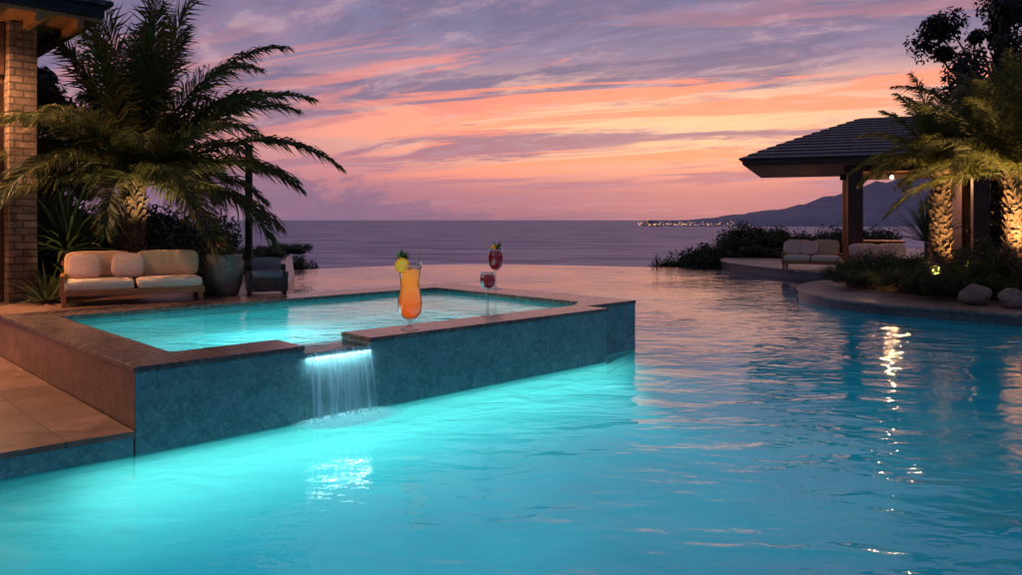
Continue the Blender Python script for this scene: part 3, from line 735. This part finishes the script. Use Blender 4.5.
for lx in(-.28,.28):
    for ly in(-.26,.26):
        g=boxg(lx,ly,.03,.05,.05,.07);mk('leg',g[0],g[1],M_black,T)
g=cushion(0,-.03,.34,.52,.54,.14,0,0,.35,.2);mk('seat_cushion',g[0],g[1],M_grey,T,smooth=True)
g=cushion(0,.21,.48,.5,.13,.26,0,-.2,.4,.3);mk('back_cushion',g[0],g[1],M_grey,T,smooth=True)
T=thing('planter_pot','round grey stone planter pot with small flowering plant','plant pot',(-4.78,13.0,.746))
g=lathe([(0,0),(.20,0),(.23,.03),(.28,.2),(.31,.4),(.30,.55),(.27,.62),(.285,.64),(.285,.68),(.25,.68),(.24,.62),(0,.60)],36);mk('pot',g[0],g[1],M_pot,T,smooth=True)
v,f=leaves(260,[((0,0,.68),.16),((-.08,0,.74),.12)],.05,3,1);mk('plant',v,f,M_shrubw,T)
v,f=leaves(40,[((-.06,-.05,.82),.09)],.035,4,1);mk('flower',v,f,plain('orange_petal',(.75,.2,.05),.6),T)
T=thing('garden_post','slim black metal post rising behind the armchair','post',(-6.05,18,.746))
g=join(lathe([(0,0),(.16,0),(.16,.04),(.09,.06),(.085,.1),(.085,2.9),(.1,2.92),(.1,2.98),(0,3.0)],16));mk('pole',g[0],g[1],M_black,T,smooth=False)

# ---------------- villa (left)
T=thing('villa','villa corner with stacked stone pillar, dark wooden door and deep eave','villa')
def lbox(name,u0,u1,v0,v1,z0,z1,mat,par):
    g=boxg(0,0,0,u1-u0,z1-z0,v1-v0)
    o=mk(name,g[0],g[1],mat,par);c=S((u0+u1)/2,(v0+v1)/2);o.location=(c[0],c[1],(z0+z1)/2);o.rotation_euler=(math.pi/2,0,ANG);return bev(o,.01)
lbox('pillar',.42,.80,6.7,7.2,.74,5.0,M_wallst,T)
lbox('wall',-9,-1.2,6.9,7.2,.74,5.0,M_wallst,T)
lbox('wall',.45,.75,7.21,13.5,.74,5.0,M_wallst,T)
lbox('door',-1.19,.41,6.98,7.08,.75,4.2,M_wooddk,T)
g0=[];
for i in range(7): 
    c=S(-1.1+i*.24,6.965);g0.append(boxg(c[0],c[1],2.45,.03,.02,3.3,ANG))
g=join(*g0);mk('door_slat',g[0],g[1],M_wood,T)
lbox('lintel',-1.19,.41,6.9,7.2,4.21,5.0,M_wooddk,T)
rp=[S(-9,5.9),S(1.52,5.9),S(1.52,14),S(-9,14)]
v,f=prism([S(-9,5.95),S(1.47,5.95),S(1.47,14),S(-9,14)],5.02,5.08);mk('soffit',v,f,M_sofit,T)
v,f=prism(rp,5.085,5.27);bev(mk('fascia',v,f,M_black,T),.01)
b=[S(-9,5.8),S(1.62,5.8),S(1.62,14.1),S(-9,14.1)];r1=S(-9,9.9);r2=S(-2.5,9.9)
v=[(*p,5.275) for p in b]+[(*p,5.33) for p in b]+[(*r1,7.0),(*r2,7.0)]
f=[[3,2,1,0],[0,1,5,4],[1,2,6,5],[2,3,7,6],[3,0,4,7],[4,5,9,8],[5,6,9],[6,7,8,9],[7,4,8]]
mk('roof',v,f,M_roof,T)
g0=[]
for i in range(9):
    c=S(1.2-i*.55,9.9);g0.append(boxg(c[0],c[1],4.96,.09,7.9,.12,ANG))
g=join(*g0);mk('beam',g[0],g[1],M_sofit,T)
M_lamp=emis('warm_lamp_glow',(1,.6,.28),8)
for (a,b_,pw) in ((-.75,6.2,1150),(-1.9,6.2,450),(-3.6,6.3,450)):  # first one added out of view to warm the sofa and deck
    c=S(a,b_);g=lathe([(0,0),(.05,0),(.06,.02),(.06,.06)],16,(c[0],c[1],4.9));mk('downlight',g[0],g[1],M_lamp,T,smooth=True)
    light('SPOT','downlight_lamp',(c[0],c[1],4.88),(1,.54,.28),pw,T,spot=math.radians(160),rad=.06)
c=S(-.9,6.3);light('POINT','sconce_lamp',(c[0],c[1],4.0),(1,.5,.2),60,T,rad=.05)

# ---------------- pavilion (right)
PA=Vector((.93,-.367));PB=Vector((.367,.93));C0=Vector((8.3,28.0));PR=math.atan2(-.367,.93)
def Q(a,b): p=C0+PA*a+PB*b;return (p.x,p.y)
T=thing('pavilion','open pavilion with black slate hip roof and dark wooden columns','pavilion')
L_,W_=13.,8.4;ze=3.92
v,f=prism([Q(.1,.1),Q(L_-.1,.1),Q(L_-.1,W_-.1),Q(.1,W_-.1)],ze,ze+.06);mk('soffit',v,f,M_sofit,T)
v,f=prism([Q(0,0),Q(L_,0),Q(L_,W_),Q(0,W_)],ze+.065,ze+.24);bev(mk('fascia',v,f,M_wooddk,T),.01)
zr=5.98
V=[];Fc=[];nc=14
def rect(t): 
    m_=4.3*t
    return [Q(-.12+m_,-.12+m_),Q(L_+.12-m_,-.12+m_),Q(L_+.12-m_,W_+.12-m_),Q(-.12+m_,W_+.12-m_)]
rings=[]
for i in range(nc+1):
    t=i/nc*.985;zz=ze+.245+(zr-ze-.245)*(t**.93)
    rings.append([(*p,zz) for p in rect(t)]);
    if i<nc: rings.append([(*p,zz+.045) for p in rect(t+.004)])
for r_ in rings: V.extend(r_)
for i in range(len(rings)-1):
    for k_ in range(4):
        k2=(k_+1)%4;Fc.append([i*4+k_,i*4+k2,(i+1)*4+k2,(i+1)*4+k_])
n=len(V)-4;Fc.append([n,n+1,n+2,n+3]);Fc.append([3,2,1,0])
mk('roof',V,Fc,M_roof,T)
def pbox(name,a,b_,sa,sb,z0,z1,mat,par=None):
    c=Q(a,b_);g=boxg(0,0,0,sa,sb,z1-z0);o=mk(name,g[0],g[1],mat,par or T);o.location=(c[0],c[1],(z0+z1)/2);o.rotation_euler=(0,0,PR);return bev(o,.01)
for (a,b_) in ((3.75,1.0),(3.75,7.2),(7.6,1.0),(11.6,1.0),(11.6,7.2)):
    pbox('column',a,b_,.5,.5,.3,3.7,M_wooddk)
pbox('beam',7.6,1.0,8.4,.22,3.701,3.915,M_wooddk);pbox('beam',7.6,7.2,8.4,.22,3.701,3.915,M_wooddk)
pbox('beam',3.75,4.1,.22,5.9,3.702,3.914,M_wooddk)
pbox('back_wall',9.4,7.2,4.0,.2,.3,3.7,M_wallst)
pbox('side_panel',7.3,4.2,.15,4.0,.3,3.7,M_wooddk)
pbox('counter',4.75,2.6,1.1,.9,.3,1.18,M_wallst);pbox('counter_top',4.75,2.6,1.4,1.1,1.182,1.25,M_wood)
pbox('brick_wall',10.3,.4,2.4,.3,.3,3.0,M_wallst)
for (a,b_) in ((5.2,4.6),(6.5,2.2),(9.5,2.2)):
    c=Q(a,b_);light('POINT','pavilion_lamp',(c[0],c[1],3.4),(1,.55,.25),130,T,rad=.06)
    g=lathe([(0,.12),(.05,.12),(.08,0),(0,-.03)],12,(c[0],c[1],3.62));mk('ceiling_lamp',g[0],g[1],M_lamp,T)

def uplight(x,y,z,tx,ty,tz,p,col=(1,.55,.2),ang=75):
    T=thing('garden_spotlight','small black garden spotlight aimed up at a palm','spotlight',(x,y,z),group='garden spotlights')
    g=lathe([(0,0),(.04,0),(.045,.12),(.055,.14),(.05,.14),(.035,.11)],14);mk('housing',g[0],g[1],M_black,T)
    g=lathe([(0,.112),(.036,.112)],14);mk('lens',g[0],g[1],M_lamp,T)
    l=light('SPOT','lamp',(0,0,.16),col,p,T,spot=math.radians(ang),rad=.03)
    l.rotation_euler=(-(Vector((tx,ty,tz))-Vector((x,y,z)))).to_track_quat('Z','Y').to_euler()
uplight(9.6,17.6,.6,10.3,18.6,3.8,950,(1,.60,.25),ang=95);uplight(10.8,18.1,.6,10.5,19,3.4,380,(1,.56,.2),ang=100)
uplight(10.6,16.2,.6,11.2,17.2,4.0,1100,(1,.60,.25),ang=95);uplight(12.0,16.6,.6,11.35,17.5,3.6,380,(1,.56,.2),ang=100)
uplight(-5.7,12.9,1.2,-6.2,13.7,4.4,280,(1,.70,.36),ang=95)
uplight(-6.85,12.0,.75,-7.3,12.9,1.9,38,(1,.72,.36),ang=100)  # small light added to lift the yucca out of the dark
uplight(9.2,18.6,.4,9.6,20,.8,60,ang=120)

# ---------------- camera
cd=bpy.data.cameras.new('camera');cd.sensor_width=36;cd.lens=F/1022*36;cd.shift_y=-(287.5-220)/1022;cd.clip_end=200000;cd.clip_start=.1
co_=bpy.data.objects.new('camera',cd);co_.location=(0,0,HC);co_.rotation_euler=(math.pi/2,0,0);link(co_)
bpy.context.scene.camera=co_
vs=bpy.context.scene.view_settings;vs.view_transform='Standard';vs.look='None';vs.exposure=0
